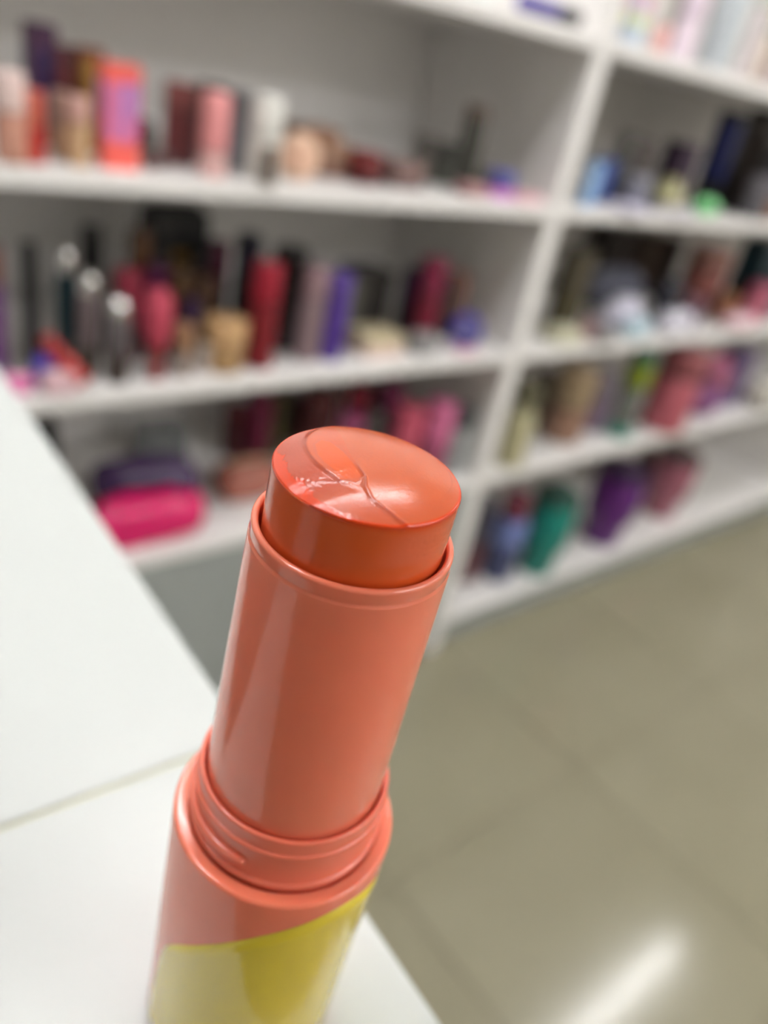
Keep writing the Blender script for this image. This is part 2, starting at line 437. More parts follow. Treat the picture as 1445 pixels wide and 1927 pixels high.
    nt.links.new(at.outputs['Color'], b.inputs['Base Color'])
    b.inputs['Roughness'].default_value = .17; b.inputs['Specular IOR Level'].default_value = .38; b.inputs['Coat Weight'].default_value = .06; b.inputs['Coat Roughness'].default_value = .1
    b.inputs['Subsurface Weight'].default_value = .06; b.inputs['Subsurface Scale'].default_value = .002; b.inputs['Subsurface Radius'].default_value = (1, .3, .1)
    o = link('balm', me, m, st); o['label'] = 'shimmering orange balm bullet with a scraped, creased top'
balm()

# ------------------------------------------------------------------ goods on the shelves
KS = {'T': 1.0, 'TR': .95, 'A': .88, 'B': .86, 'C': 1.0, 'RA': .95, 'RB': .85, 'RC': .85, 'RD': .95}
GRP = {'T': 'pieces on the top board of the left unit', 'TR': 'pastel goods on the top board of the right unit', 'A': 'cosmetics on the upper shelf of the left unit', 'B': 'cosmetics on the middle shelf of the left unit',
       'C': 'pouches and tubes on the lower shelf of the left unit', 'RA': 'boxes and bottles on the upper shelf of the right unit',
       'RB': 'goods on the second shelf of the right unit', 'RC': 'goods on the third shelf of the right unit', 'RD': 'tumblers on the bottom shelf of the right unit'}
LOG = []
class Spot:
    def __init__(s, shelf, u, yo, vtop, w):
        s.s = shelf; s.z = ZS[{'TR': 'T', 'RA': 'A', 'RB': 'B', 'RC': 'C', 'RD': 'D'}.get(shelf, shelf)] + .0006
        s.y = YF + yo; s.x = x_at(u, s.y, s.z); s.p = (s.x, s.y, s.z)
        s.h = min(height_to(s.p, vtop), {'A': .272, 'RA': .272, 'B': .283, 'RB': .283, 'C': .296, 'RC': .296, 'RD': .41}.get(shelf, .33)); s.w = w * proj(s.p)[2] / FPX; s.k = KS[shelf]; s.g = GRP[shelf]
        LOG.append((shelf, u, round(proj(s.p)[1]), round(s.x, 3), round(s.h, 3), round(s.w, 3)))
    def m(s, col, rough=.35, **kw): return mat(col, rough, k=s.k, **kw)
def root(s, name, label, cat, rz=0, tilt=None, dz=0): return empty(name, (s.x, s.y, s.z + dz), rz, label, cat, s.g, tilt=tilt)
def tube(s, name, label, cat, body, cap, capf=.35, cap_r=1.0, rough=.3, flip=False, tilt=None, crim=False):
    """lip tube / bottle: body and cap"""
    r = root(s, name, label, cat, tilt=tilt, dz=(s.w / 2 * math.sin(abs(tilt[1])) if tilt else 0)); R = s.w / 2; h = s.h; zc = h * (1 - capf)
    if flip:  # stands on its cap
        lathe('cap', rcyl(R * cap_r, 0, h * capf, R * .15), s.m(cap, rough), r, 28)
        lathe('body', rcyl(R, h * capf + .0003, h, R * .35), s.m(body, rough), r, 28)
    else:
        lathe('body', rcyl(R, 0, zc - .0003, R * .18), s.m(body, rough), r, 28)
        lathe('cap', rcyl(R * cap_r, zc, h, R * .22), s.m(cap, rough), r, 28)
    lathe('collar', [(R * .2, zc - h * .012), (R * 1.01, zc - h * .012), (R * 1.01, zc + h * .006), (R * .2, zc + h * .006)] if not flip else
          [(R * .2, h * capf - .002), (R * 1.01, h * capf - .002), (R * 1.01, h * capf + .002), (R * .2, h * capf + .002)], s.m([v * .8 for v in cap], .25), r, 28)
    return r
def carton(s, label, body, panels=(), rz=0, dep=.8, name='carton', cat='box', fx=.8, tilt=None):
    """folding carton: body, tuck lid, printed panels (f0,f1 along height, x0,x1 across, colour) on front and left faces"""
    r = root(s, name, label, cat, rz, tilt); wd = s.w * fx; d = wd * dep; h = s.h
    box('carton_body', -wd / 2, wd / 2, -d / 2, d / 2, 0, h * .985, s.m(body, .45), r, .0015)
    box('lid_flap', -wd / 2 + .0012, wd / 2 - .0012, -d / 2 + .0012, d / 2 - .0012, h * .985 + .0001, h, s.m([v * .93 for v in body], .45), r, .0006)
    for qi, (f0, f1, x0, x1, c) in enumerate(panels):
        o_ = .0009 * qi
        box('printed_panel', -wd / 2 + wd * x0, -wd / 2 + wd * x1, -d / 2 - .0008 - o_, -d / 2 - .0001 - o_, h * f0, h * f1, s.m(c, .4), r)
        box('printed_panel', -wd / 2 - .0008 - o_, -wd / 2 - .0001 - o_, -d / 2 + d * .06, d / 2 - d * .06, h * f0, h * f1, s.m(c, .4), r)
    return r
def domed(s, label, body, base, metal=(240, 240, 238), bf=.30, mf=.2):
    """slim bottle with a polished dome cap"""
    r = root(s, 'domed_bottle', label, 'bottle'); R = s.w / 2; h = s.h
    lathe('base', rcyl(R * .8, 0, h * bf, R * .2), s.m(base, .4), r, 28)
    lathe('body', rcyl(R * .95, h * bf + .0003, h * (1 - mf) - .0003, R * .15), s.m(body, .3), r, 28)
    lathe('dome_cap', domecyl(R * .9, h * (1 - mf), h, R * .95), mat(metal, .1, 1.0), r, 28)
    return r
def jar(s, label, body, lid, lf=.4, name='jar', cat='jar'):
    r = root(s, name, label, cat); R = s.w / 2; h = s.h
    lathe('body', rcyl(R * .95, 0, h * (1 - lf) - .0003, R * .25), s.m(body, .25), r, 36)
    lathe('lid', rcyl(R, h * (1 - lf), h, R * .15), s.m(lid, .35), r, 36)
    return r
def pouch(s, label, col, dep=.5, rz=0, amp=.006, e=.55, zip_col=(150, 150, 150), rough=.25, seed=1, hz=None, name='pouch', cat='pouch'):
    r = root(s, name, label, cat, rz); W = s.w / 2; h = s.h if hz is None else hz
    blob('body', W, W * dep, h / 2, s.m(col, rough), r, e, seed, amp, 26)
    pts = [(-W * .8 + 1.6 * W * t / 8, 0, h * (.95 - .06 * abs(t - 4) / 4) + .001) for t in range(9)]
    sweep('zip', pts, .0028, mat(zip_col, .35, .5), r, seg=8)
    box('zip_pull', W * .62, W * .62 + .006, -.010, -.002, h * .86, h * .93, mat(zip_col, .3, .7), r, .0008)
    return r
def tumbler(s, label, col, lid, tilt=None):
    r = root(s, 'tumbler', label, 'tumbler', tilt=tilt); R = s.w / 2; h = s.h; zl = h * .84
    lathe('body', [(0, 0), (R * .68, 0), (R * .74, h * .02), (R * .78, h * .25), (R * .97, h * .36), (R, zl * .97), (R * .96, zl)], s.m(col, .3), r, 36)
    lathe('lid', [(0, zl), (R * 1.0, zl + .0003), (R * 1.02, zl + h * .03), (R * .98, zl + h * .07), (R * .5, zl + h * .085), (R * .45, h * .97), (R * .38, h), (0, h)], s.m(lid, .4), r, 36)
    return r
def compact(s, label, col, rim, th=.3, name='compact', cat='compact'):
    """round flat compact lying on the shelf"""
    r = root(s, name, label, cat); R = s.w / 2; h = s.h
    lathe('base', rcyl(R, 0, h * .45, h * .15), s.m(rim, .3), r, 36); lathe('lid', rcyl(R * .98, h * .47, h, h * .2), s.m(col, .25), r, 36)
    return r
def palette(s, label, col, edge, rz=0, dep=.7, name='palette', cat='palette', tilt=None):
    r = root(s, name, label, cat, rz, tilt); W = s.w * .5 * .8; D = W * dep; h = s.h
    box('base', -W, W, -D, D, 0, h * .48, s.m(edge, .35), r, .0012); box('lid', -W + .001, W - .001, -D + .001, D - .001, h * .5, h, s.m(col, .3), r, .0012)
    return r
def lying_tube(s, label, body, cap, L, rz=0, name='lip_tube', cat='lipstick', up=.0):
    r = root(s, name, label, cat, rz); R = s.w / 2
    b = lathe('body', rcyl(R, 0, L * .6 - .0003, R * .2), s.m(body, .3), r, 24); c = lathe('cap', rcyl(R * 1.02, L * .6, L, R * .25), s.m(cap, .3), r, 24)
    for o in (b, c): o.rotation_euler = (0, math.pi / 2 - up, 0); o.location = (0, 0, R * 1.03)
    return r

# --- left unit, upper shelf
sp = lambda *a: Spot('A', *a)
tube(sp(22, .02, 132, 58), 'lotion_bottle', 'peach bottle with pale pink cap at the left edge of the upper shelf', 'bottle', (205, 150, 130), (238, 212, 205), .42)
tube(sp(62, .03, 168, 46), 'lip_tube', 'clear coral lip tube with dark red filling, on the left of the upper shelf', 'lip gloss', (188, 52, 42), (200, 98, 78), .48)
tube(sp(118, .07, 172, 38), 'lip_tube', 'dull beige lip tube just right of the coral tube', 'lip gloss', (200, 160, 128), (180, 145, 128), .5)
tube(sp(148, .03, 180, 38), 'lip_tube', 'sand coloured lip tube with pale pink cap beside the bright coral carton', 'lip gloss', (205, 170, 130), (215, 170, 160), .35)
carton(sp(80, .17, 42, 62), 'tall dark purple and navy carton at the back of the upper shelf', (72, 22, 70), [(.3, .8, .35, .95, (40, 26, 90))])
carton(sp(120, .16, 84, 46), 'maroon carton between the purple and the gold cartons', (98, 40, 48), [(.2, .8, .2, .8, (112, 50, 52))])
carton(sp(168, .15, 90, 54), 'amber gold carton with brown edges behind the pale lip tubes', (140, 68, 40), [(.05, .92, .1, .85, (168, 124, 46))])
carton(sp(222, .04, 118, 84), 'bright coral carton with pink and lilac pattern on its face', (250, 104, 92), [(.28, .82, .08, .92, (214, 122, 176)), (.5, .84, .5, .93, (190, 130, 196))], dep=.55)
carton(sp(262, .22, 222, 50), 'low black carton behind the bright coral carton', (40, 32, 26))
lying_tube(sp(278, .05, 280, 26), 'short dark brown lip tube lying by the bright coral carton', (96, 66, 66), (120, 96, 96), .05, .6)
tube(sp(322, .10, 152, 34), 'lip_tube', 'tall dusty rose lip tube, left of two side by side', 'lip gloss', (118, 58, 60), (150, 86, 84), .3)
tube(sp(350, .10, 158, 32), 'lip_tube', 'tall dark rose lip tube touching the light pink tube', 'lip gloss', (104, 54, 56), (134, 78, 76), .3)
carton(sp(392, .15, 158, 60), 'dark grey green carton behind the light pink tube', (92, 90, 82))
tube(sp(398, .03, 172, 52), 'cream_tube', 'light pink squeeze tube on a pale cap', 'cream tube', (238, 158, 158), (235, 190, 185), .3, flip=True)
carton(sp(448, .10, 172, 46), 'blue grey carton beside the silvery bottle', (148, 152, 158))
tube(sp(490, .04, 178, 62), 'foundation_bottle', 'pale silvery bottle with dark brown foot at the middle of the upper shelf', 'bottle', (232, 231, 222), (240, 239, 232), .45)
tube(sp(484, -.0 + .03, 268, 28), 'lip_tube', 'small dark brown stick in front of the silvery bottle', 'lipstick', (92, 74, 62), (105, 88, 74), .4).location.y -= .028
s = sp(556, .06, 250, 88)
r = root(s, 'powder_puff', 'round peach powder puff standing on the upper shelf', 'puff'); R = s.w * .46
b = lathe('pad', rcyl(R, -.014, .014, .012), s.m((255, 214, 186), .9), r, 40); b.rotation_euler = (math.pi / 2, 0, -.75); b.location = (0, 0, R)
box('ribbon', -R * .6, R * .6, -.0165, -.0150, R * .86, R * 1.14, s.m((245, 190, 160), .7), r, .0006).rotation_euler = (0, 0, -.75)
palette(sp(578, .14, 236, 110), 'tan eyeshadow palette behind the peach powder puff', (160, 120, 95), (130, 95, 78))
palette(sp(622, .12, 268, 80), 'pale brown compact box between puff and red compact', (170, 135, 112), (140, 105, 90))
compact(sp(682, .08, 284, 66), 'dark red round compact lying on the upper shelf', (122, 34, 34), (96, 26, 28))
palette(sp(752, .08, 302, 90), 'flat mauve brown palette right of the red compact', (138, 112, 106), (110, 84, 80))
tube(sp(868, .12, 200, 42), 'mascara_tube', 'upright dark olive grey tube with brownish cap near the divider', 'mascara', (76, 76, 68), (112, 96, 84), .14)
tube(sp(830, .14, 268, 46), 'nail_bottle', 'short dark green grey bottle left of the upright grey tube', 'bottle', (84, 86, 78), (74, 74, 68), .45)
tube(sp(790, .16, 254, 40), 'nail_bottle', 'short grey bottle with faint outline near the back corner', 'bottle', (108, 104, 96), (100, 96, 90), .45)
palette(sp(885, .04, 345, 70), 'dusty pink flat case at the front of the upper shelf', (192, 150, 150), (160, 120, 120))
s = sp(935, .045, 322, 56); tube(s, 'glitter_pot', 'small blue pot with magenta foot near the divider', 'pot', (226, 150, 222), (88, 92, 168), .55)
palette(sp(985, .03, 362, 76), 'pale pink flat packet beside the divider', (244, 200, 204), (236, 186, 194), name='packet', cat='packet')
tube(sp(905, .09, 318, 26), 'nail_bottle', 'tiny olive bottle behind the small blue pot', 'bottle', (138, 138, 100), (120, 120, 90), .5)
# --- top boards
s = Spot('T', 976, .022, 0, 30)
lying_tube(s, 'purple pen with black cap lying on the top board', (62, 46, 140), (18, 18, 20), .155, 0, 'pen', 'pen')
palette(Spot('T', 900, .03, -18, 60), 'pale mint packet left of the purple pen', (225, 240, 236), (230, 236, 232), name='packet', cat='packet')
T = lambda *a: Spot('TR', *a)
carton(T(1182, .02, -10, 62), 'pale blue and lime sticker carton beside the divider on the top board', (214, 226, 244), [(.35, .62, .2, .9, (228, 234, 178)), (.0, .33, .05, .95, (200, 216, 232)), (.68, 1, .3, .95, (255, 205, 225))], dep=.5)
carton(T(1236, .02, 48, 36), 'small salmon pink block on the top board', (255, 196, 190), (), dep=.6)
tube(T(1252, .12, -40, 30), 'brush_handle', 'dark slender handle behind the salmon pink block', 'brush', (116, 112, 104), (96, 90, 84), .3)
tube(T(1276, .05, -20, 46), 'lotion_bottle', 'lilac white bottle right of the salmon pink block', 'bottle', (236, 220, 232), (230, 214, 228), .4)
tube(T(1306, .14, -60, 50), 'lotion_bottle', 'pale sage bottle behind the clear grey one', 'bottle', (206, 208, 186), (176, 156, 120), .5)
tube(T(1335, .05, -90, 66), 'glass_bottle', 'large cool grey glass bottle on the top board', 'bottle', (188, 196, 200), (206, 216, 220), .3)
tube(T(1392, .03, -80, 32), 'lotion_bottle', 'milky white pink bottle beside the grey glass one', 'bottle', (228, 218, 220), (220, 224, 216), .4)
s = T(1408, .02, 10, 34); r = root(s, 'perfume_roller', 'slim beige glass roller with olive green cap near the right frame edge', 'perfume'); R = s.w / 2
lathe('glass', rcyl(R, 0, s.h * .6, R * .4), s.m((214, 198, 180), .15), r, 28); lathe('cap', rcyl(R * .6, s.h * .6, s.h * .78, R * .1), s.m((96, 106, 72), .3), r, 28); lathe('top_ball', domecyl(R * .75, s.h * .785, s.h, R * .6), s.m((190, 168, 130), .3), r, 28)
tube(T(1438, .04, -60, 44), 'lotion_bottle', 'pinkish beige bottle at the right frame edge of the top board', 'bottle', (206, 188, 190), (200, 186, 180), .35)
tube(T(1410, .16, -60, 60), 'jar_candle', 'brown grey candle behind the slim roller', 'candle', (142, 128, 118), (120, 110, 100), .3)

# --- left unit, middle shelf
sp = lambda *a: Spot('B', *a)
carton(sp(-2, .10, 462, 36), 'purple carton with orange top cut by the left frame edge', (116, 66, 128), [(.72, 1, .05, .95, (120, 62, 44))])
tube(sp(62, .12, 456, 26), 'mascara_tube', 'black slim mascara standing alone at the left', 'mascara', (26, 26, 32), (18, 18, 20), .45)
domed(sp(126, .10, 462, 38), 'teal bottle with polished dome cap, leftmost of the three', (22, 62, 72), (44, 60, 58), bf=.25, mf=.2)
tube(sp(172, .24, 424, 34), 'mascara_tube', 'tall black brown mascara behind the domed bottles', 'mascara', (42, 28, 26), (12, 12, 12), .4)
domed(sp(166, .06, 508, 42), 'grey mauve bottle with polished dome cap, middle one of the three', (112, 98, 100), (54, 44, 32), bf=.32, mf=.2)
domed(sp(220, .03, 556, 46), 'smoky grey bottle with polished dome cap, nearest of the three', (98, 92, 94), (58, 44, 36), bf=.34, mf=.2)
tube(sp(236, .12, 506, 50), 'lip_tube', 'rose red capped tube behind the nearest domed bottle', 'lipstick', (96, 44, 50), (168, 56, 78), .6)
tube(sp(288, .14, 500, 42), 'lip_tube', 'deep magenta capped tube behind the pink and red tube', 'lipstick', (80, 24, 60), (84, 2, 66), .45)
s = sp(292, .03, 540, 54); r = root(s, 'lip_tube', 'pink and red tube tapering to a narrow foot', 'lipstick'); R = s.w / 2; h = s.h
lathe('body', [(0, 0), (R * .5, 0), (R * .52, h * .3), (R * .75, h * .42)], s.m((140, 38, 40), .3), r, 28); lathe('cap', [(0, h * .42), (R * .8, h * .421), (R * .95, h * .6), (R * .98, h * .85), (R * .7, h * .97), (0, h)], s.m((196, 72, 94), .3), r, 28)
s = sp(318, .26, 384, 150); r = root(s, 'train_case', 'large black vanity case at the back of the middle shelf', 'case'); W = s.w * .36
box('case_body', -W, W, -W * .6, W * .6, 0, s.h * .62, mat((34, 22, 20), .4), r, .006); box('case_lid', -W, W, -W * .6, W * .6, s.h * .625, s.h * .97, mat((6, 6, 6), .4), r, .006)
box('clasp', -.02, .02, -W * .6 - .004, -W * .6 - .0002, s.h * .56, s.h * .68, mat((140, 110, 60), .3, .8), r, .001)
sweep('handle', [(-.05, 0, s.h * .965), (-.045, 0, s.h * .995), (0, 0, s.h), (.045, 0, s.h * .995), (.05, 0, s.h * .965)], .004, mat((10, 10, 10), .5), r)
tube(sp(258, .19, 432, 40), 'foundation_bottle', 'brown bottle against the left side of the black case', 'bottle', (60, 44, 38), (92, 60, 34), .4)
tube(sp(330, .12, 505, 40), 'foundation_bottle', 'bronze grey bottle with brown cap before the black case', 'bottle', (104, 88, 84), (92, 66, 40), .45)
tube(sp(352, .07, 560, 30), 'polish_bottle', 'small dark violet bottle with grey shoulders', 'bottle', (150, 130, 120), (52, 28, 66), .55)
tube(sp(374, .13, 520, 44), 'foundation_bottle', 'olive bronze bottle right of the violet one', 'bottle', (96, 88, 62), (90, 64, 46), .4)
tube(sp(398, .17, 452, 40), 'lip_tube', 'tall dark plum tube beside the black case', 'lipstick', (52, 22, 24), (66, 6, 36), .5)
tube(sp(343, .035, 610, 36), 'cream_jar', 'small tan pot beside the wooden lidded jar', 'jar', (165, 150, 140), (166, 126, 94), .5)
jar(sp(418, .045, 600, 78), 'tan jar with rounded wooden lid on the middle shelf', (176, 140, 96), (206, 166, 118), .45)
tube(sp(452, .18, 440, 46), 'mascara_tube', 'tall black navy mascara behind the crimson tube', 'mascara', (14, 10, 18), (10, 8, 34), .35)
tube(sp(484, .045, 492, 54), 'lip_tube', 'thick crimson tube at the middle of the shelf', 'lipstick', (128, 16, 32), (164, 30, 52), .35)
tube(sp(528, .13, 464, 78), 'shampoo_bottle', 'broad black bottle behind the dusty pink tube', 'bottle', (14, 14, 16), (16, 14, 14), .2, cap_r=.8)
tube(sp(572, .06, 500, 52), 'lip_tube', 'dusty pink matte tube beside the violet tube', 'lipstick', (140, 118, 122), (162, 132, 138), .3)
tube(sp(618, .05, 512, 44), 'lip_tube', 'violet purple tube with lilac cap', 'lipstick', (84, 52, 148), (98, 72, 158), .3)
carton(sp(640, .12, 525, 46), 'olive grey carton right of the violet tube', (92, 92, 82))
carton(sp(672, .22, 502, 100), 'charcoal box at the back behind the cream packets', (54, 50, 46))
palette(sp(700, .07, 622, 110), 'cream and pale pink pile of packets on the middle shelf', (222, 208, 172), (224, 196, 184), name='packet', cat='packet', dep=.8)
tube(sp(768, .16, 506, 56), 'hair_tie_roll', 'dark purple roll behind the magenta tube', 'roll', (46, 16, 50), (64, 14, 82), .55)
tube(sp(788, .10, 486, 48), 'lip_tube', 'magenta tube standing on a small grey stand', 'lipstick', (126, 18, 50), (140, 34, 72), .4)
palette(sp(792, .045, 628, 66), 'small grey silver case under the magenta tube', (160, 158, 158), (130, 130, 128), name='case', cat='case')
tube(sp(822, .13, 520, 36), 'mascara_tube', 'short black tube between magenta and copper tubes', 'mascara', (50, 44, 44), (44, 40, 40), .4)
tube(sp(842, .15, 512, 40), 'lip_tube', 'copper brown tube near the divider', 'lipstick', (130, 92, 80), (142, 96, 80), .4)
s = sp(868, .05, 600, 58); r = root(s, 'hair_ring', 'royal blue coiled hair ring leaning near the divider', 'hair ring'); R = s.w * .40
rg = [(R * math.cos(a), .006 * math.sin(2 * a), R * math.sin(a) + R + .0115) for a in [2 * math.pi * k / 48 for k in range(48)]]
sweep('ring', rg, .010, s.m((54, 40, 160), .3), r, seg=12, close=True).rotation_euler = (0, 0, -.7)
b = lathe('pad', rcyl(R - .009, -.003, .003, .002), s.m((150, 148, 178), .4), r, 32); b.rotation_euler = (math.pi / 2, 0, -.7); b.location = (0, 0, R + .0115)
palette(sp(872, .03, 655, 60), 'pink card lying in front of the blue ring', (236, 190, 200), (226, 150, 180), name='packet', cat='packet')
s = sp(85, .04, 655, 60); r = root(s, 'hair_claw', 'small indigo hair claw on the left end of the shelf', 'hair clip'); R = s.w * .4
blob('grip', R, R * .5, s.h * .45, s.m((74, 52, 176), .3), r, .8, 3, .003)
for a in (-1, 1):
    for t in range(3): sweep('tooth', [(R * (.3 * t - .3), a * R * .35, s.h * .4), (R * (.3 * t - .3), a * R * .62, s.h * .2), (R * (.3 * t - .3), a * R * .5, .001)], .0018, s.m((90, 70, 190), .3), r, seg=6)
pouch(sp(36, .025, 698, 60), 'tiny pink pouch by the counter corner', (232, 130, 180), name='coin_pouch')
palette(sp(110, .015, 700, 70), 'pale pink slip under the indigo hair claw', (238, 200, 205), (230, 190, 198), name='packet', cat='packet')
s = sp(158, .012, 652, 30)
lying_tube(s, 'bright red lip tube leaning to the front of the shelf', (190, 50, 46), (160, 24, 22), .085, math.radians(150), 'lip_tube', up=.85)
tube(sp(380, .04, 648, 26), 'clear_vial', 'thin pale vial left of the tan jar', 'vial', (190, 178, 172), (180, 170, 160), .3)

# --- left unit, lower shelf
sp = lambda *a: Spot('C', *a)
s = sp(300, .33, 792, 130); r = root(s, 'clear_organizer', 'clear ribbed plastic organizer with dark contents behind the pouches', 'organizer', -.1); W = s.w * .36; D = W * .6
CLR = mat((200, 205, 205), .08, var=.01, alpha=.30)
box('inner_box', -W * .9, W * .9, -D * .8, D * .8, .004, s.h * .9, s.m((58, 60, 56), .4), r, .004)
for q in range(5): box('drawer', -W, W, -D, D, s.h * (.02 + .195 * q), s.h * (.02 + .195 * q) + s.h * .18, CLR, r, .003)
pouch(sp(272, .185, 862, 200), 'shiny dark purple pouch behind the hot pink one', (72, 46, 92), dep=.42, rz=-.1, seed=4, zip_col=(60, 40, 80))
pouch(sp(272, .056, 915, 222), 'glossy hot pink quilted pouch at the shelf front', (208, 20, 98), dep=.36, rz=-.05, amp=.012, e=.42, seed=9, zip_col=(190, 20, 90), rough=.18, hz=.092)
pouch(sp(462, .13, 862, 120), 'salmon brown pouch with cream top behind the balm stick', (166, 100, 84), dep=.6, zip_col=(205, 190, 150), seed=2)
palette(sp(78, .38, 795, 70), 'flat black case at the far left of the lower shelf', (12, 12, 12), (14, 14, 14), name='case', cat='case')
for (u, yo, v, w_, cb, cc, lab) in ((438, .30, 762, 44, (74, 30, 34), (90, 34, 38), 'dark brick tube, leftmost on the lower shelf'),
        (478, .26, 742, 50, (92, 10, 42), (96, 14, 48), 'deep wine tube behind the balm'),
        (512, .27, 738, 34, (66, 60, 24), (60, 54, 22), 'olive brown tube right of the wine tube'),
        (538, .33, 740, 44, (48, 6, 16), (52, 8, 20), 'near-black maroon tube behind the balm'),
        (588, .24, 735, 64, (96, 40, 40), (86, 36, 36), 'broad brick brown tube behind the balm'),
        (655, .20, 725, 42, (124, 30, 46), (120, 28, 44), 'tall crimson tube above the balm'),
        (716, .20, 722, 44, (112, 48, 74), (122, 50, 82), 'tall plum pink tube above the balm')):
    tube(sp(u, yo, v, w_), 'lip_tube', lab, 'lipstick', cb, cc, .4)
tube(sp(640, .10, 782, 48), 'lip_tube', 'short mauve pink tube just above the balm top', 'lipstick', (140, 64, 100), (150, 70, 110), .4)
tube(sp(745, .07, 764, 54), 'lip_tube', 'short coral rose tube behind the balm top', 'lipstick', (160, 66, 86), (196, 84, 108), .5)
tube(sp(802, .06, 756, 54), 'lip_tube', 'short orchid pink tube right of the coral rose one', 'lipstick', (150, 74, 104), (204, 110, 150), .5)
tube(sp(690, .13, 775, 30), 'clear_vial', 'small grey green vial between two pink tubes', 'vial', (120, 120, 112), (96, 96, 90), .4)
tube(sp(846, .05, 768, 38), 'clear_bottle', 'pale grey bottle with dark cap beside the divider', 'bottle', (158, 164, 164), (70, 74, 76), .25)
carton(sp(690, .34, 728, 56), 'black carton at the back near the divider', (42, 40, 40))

# --- right unit, upper shelf
sp = lambda *a: Spot('RA', *a)
carton(sp(1100, .03, 305, 32), 'small light blue carton touching the divider', (150, 186, 226), (), dep=.6)
carton(sp(1118, .08, 298, 44), 'deep blue carton behind the small light blue one', (50, 72, 136), ())
tube(sp(1150, .12, 250, 40), 'glass_bottle', 'dim grey bottle near the divider', 'bottle', (92, 90, 88), (100, 98, 92), .35)
tube(sp(1180, .13, 262, 36), 'glass_bottle', 'brown grey bottle left of the plum carton', 'bottle', (84, 74, 72), (82, 70, 70), .35)
tube(sp(1186, .05, 330, 52), 'clear_jar', 'small clear lilac grey jar at the shelf front', 'jar', (128, 128, 142), (140, 140, 150), .35)
carton(sp(1248, .12, 268, 66), 'dark plum carton behind the olive ball', (48, 22, 48), [(.5, .95, .1, .9, (42, 16, 50))])
s = sp(1246, .05, 322, 58); r = root(s, 'cream_pot', 'round olive cream coloured pot on the upper shelf', 'pot'); R = s.w / 2
lathe('body', [(0, 0), (R * .55, 0), (R * .9, R * .5), (R, R * .9), (R * .85, R * 1.4), (R * .5, R * 1.65)], s.m((176, 172, 130), .4), r, 32); lathe('lid', domecyl(R * .5, R * 1.655, R * 2.0, R * .2), s.m((160, 156, 110), .4), r, 32)
lathe('foot', rcyl(R * .75, 0, .004, .001), s.m((60, 66, 100), .4), r, 32)
carton(sp(1325, .14, 210, 70), 'tall navy black carton on the right', (10, 10, 12), [(.3, .9, .02, .35, (8, 22, 84))], dep=.7)
carton(sp(1378, .12, 208, 76), 'tall black carton with bronze edge', (16, 12, 12), [(.1, .95, .02, .10, (58, 46, 38))], dep=.7)
carton(sp(1440, .12, 216, 84), 'tall black carton cut by the right frame edge', (14, 12, 14), [(.1, .5, .2, .9, (24, 16, 16))], dep=.7)
carton(sp(1432, .05, 268, 40), 'slim grey carton before the black cartons', (90, 86, 96), ())
jar(sp(1408, .04, 334, 50), 'small smoky clear jar before the black cartons', (96, 94, 98), (110, 106, 112), .4)
jar(sp(1440, .02, 372, 30), 'tiny copper jar at the right frame edge', (150, 110, 90), (140, 104, 84), .4)
blob_s = sp(1322, .03, 372, 66); r = root(blob_s, 'sponge', 'bright green sponge at the front of the upper shelf', 'sponge'); blob('body', blob_s.w * .42, blob_s.w * .3, blob_s.h * .5, blob_s.m((128, 205, 138), .8), r, .8, 5, .002)
palette(sp(1180, .012, 385, 90), 'lilac white sheet of samples at the shelf front', (222, 218, 238), (210, 208, 226), name='packet', cat='packet')
palette(sp(1268, .015, 392, 80), 'white sheet of samples beside the green sponge', (226, 224, 236), (216, 214, 226), name='packet', cat='packet')
palette(sp(1222, .06, 384, 60), 'dark blue flat tin under the olive pot', (72, 80, 112), (60, 66, 96), name='tin', cat='tin')

# --- right unit, second shelf
sp = lambda *a: Spot('RB', *a)
carton(sp(1052, .12, 470, 60), 'olive brown carton beside the divider', (78, 70, 50), [(.0, .45, .1, .9, (82, 74, 40))])
carton(sp(1128, .40, 430, 90), 'dark umber carton at the back', (50, 42, 38))
carton(sp(1196, .38, 440, 76), 'taupe brown carton right of the umber one', (92, 78, 66))
carton(sp(1234, .31, 448, 34), 'dark chocolate carton before the taupe one', (52, 34, 28))
pouch(sp(1140, .24, 500, 160), 'slate blue grey pouch heaped on the second shelf', (84, 86, 100), dep=.5, seed=6, amp=.010, rough=.6, e=.9)
pouch(sp(1160, .095, 555, 100), 'white and pale lilac crumpled packet heap', (224, 222, 238), dep=.45, seed=8, amp=.010, rough=.3, e=.9, name='crumpled_packet', cat='packet')
pouch(sp(1192, .02, 596, 70), 'pale aqua soft packet at the front', (196, 222, 234), dep=.4, seed=3, amp=.004, name='soft_packet', cat='packet')
pouch(sp(1262, .04, 582, 90), 'white soft packet at the middle front', (224, 222, 234), dep=.5, seed=11, amp=.005, name='soft_packet', cat='packet')
pouch(sp(1244, .13, 520, 64), 'dark navy pouch behind the white packets', (48, 50, 62), dep=.5, seed=12, name='pouch')
palette(sp(1055, .04, 618, 90), 'cream yellow packet near the divider', (220, 218, 190), (206, 204, 176), name='packet', cat='packet')
palette(sp(1098, .03, 602, 36), 'small mauve case beside the cream packet', (158, 118, 122), (140, 100, 108), name='case', cat='case')
palette(sp(1130, .012, 625, 50), 'grey flat case at the shelf front', (150, 148, 146), (140, 138, 136), name='case', cat='case')
tube(sp(1300, .19, 466, 76), 'lotion_bottle', 'stout terracotta bottle on the second shelf', 'bottle', (140, 82, 74), (142, 98, 86), .3)
tube(sp(1354, .075, 552, 36), 'cream_jar', 'small burnt orange jar beside the terracotta bottle', 'jar', (170, 104, 74), (150, 100, 62), .4)
carton(sp(1392, .16, 452, 84), 'dark teal carton at the right back', (18, 48, 56), [(.0, .45, .1, .9, (10, 20, 24))])
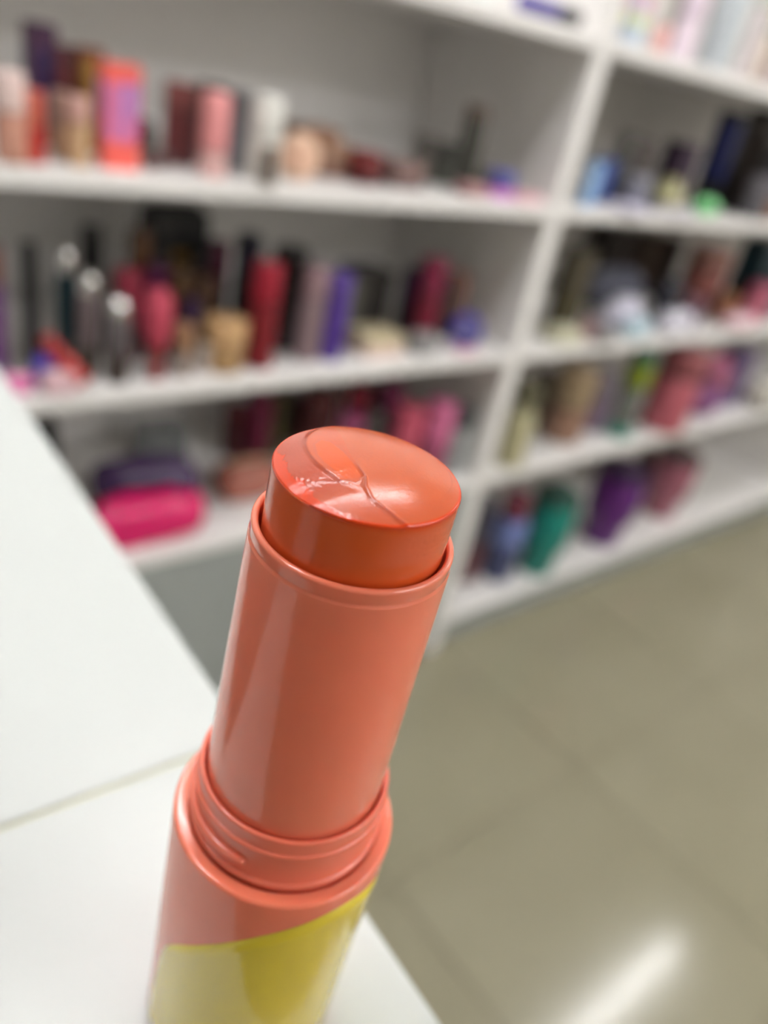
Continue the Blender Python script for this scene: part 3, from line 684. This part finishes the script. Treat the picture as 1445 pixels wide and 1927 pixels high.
s = sp(1404, .05, 540, 50); tube(s, 'lip_tube', 'rose pink tube leaning at the right', 'lipstick', (196, 110, 130), (190, 100, 124), .4, tilt=(0, .22, 0))
pouch(sp(1385, .02, 590, 90), 'pale pink soft packet at the right front', (240, 204, 212), dep=.4, seed=14, amp=.004, name='soft_packet', cat='packet')
carton(sp(1442, .08, 520, 36), 'slate grey carton at the right frame edge', (82, 90, 98))
tube(sp(1288, .05, 560, 40), 'polish_bottle', 'little violet grey bottle left of the terracotta one', 'bottle', (110, 90, 120), (120, 84, 98), .4)

# --- right unit, third shelf
sp = lambda *a: Spot('RC', *a)
s = sp(955, .035, 722, 54); r = root(s, 'pump_bottle', 'cream yellow bottle with olive pump beside the divider', 'bottle'); R = s.w / 2; h = s.h
lathe('body', rcyl(R, 0, h * .66, R * .2), s.m((190, 184, 146), .4), r, 32); lathe('collar', rcyl(R * .7, h * .662, h * .78, R * .1), s.m((150, 146, 116), .4), r, 32); lathe('pump_head', rcyl(R * .9, h * .80, h, R * .2), s.m((100, 96, 70), .4), r, 32)
lathe('pump_stem', rcyl(R * .25, h * .778, h * .805, R * .02), s.m((100, 96, 70), .4), r, 16)
tube(sp(1052, .10, 690, 74), 'lotion_bottle', 'peach tan bottle on the third shelf', 'bottle', (156, 120, 100), (168, 146, 116), .5)
tube(sp(1004, .21, 700, 40), 'lotion_bottle', 'brown grey bottle left of the peach tan one', 'bottle', (112, 96, 84), (104, 88, 76), .3)
tube(sp(1108, .12, 700, 46), 'lotion_bottle', 'smoky lilac bottle on the third shelf', 'bottle', (122, 102, 128), (126, 116, 130), .4)
s = sp(1160, .06, 658, 50); r = root(s, 'mister_bottle', 'clear grey bottle with lime green cap and teal foot', 'bottle'); R = s.w / 2; h = s.h
lathe('foot', rcyl(R * 1.05, 0, h * .12, R * .1), s.m((64, 140, 124), .4), r, 32); lathe('body', rcyl(R * .85, h * .122, h * .58, R * .2), s.m((118, 122, 116), .2), r, 32)
lathe('cap', rcyl(R * 1.0, h * .582, h * .84, R * .2), s.m((132, 146, 40), .35), r, 32); lathe('nozzle', rcyl(R * .75, h * .842, h, R * .2), s.m((50, 112, 84), .35), r, 32)
s = sp(1240, .05, 655, 84); tube(s, 'flask', 'large rose pink flask leaning on the third shelf', 'flask', (188, 98, 110), (150, 82, 86), .3)
s = sp(1310, .08, 668, 76); r = root(s, 'plush_toy', 'rounded orchid and rose soft toy behind the flask', 'toy'); R = s.w / 2; h = s.h
blob('body', R, R * .8, h * .33, s.m((150, 96, 146), .7), r, .9, 2, .002); b = blob('head', R * .85, R * .8, h * .25, s.m((170, 98, 130), .7), r, .95, 4, .002, z0=h * .5)
for a in (-1, 1): blob('ear', R * .25, R * .2, h * .09, s.m((196, 106, 128), .7), r, .95, 5, 0).location = (a * R * .5, 0, h * .86)
blob('muzzle', R * .35, R * .2, h * .08, s.m((190, 112, 124), .7), r, .95, 5, 0).location = (-R * .2, -R * .75, h * .55)
carton(sp(1352, .12, 655, 70), 'tall violet grey carton behind the soft toy', (106, 86, 128))
pouch(sp(1430, .04, 715, 90), 'beige white soft packet at the right of the third shelf', (200, 196, 184), dep=.5, seed=17, amp=.004, name='soft_packet', cat='packet')

# --- right unit, bottom shelf
sp = lambda *a: Spot('RD', *a)
carton(sp(872, .12, 935, 46), 'dark slate carton beside the divider on the bottom shelf', (62, 58, 72), [(.0, .45, .1, .9, (104, 50, 56))])
s = sp(930, .09, 930, 66); r = root(s, 'drink_bottle', 'navy bottle with periwinkle band and maroon cap', 'bottle'); R = s.w / 2; h = s.h
lathe('body', rcyl(R * .9, 0, h * .42, R * .15), s.m((66, 72, 108), .35), r, 32); lathe('band', rcyl(R * .98, h * .422, h * .74, R * .2), s.m((112, 126, 182), .35), r, 32); lathe('cap', rcyl(R * .75, h * .742, h, R * .2), s.m((116, 48, 66), .35), r, 32)
tube(sp(955, .19, 985, 32), 'small_bottle', 'short dark grey brown bottle between navy bottle and teal tumbler', 'bottle', (84, 76, 72), (76, 74, 70), .3)
tumbler(sp(1004, .06, 912, 84), 'teal green tumbler with dark green lid on the bottom shelf', (10, 128, 116), (38, 74, 64))
tumbler(sp(1126, .09, 868, 92), 'deep purple tumbler with near-black lid on the bottom shelf', (92, 24, 112), (50, 20, 62))
tumbler(sp(1236, .12, 842, 78), 'dusty rose tumbler with brown lid at the right of the bottom shelf', (160, 96, 112), (84, 60, 60))
tube(sp(1140, .30, 870, 40), 'drink_bottle', 'dim mauve grey bottle behind the purple tumbler', 'bottle', (84, 72, 80), (80, 70, 76), .3)
tube(sp(1205, .28, 850, 50), 'drink_bottle', 'dim brown bottle behind the rose tumbler', 'bottle', (84, 62, 58), (88, 64, 60), .3)
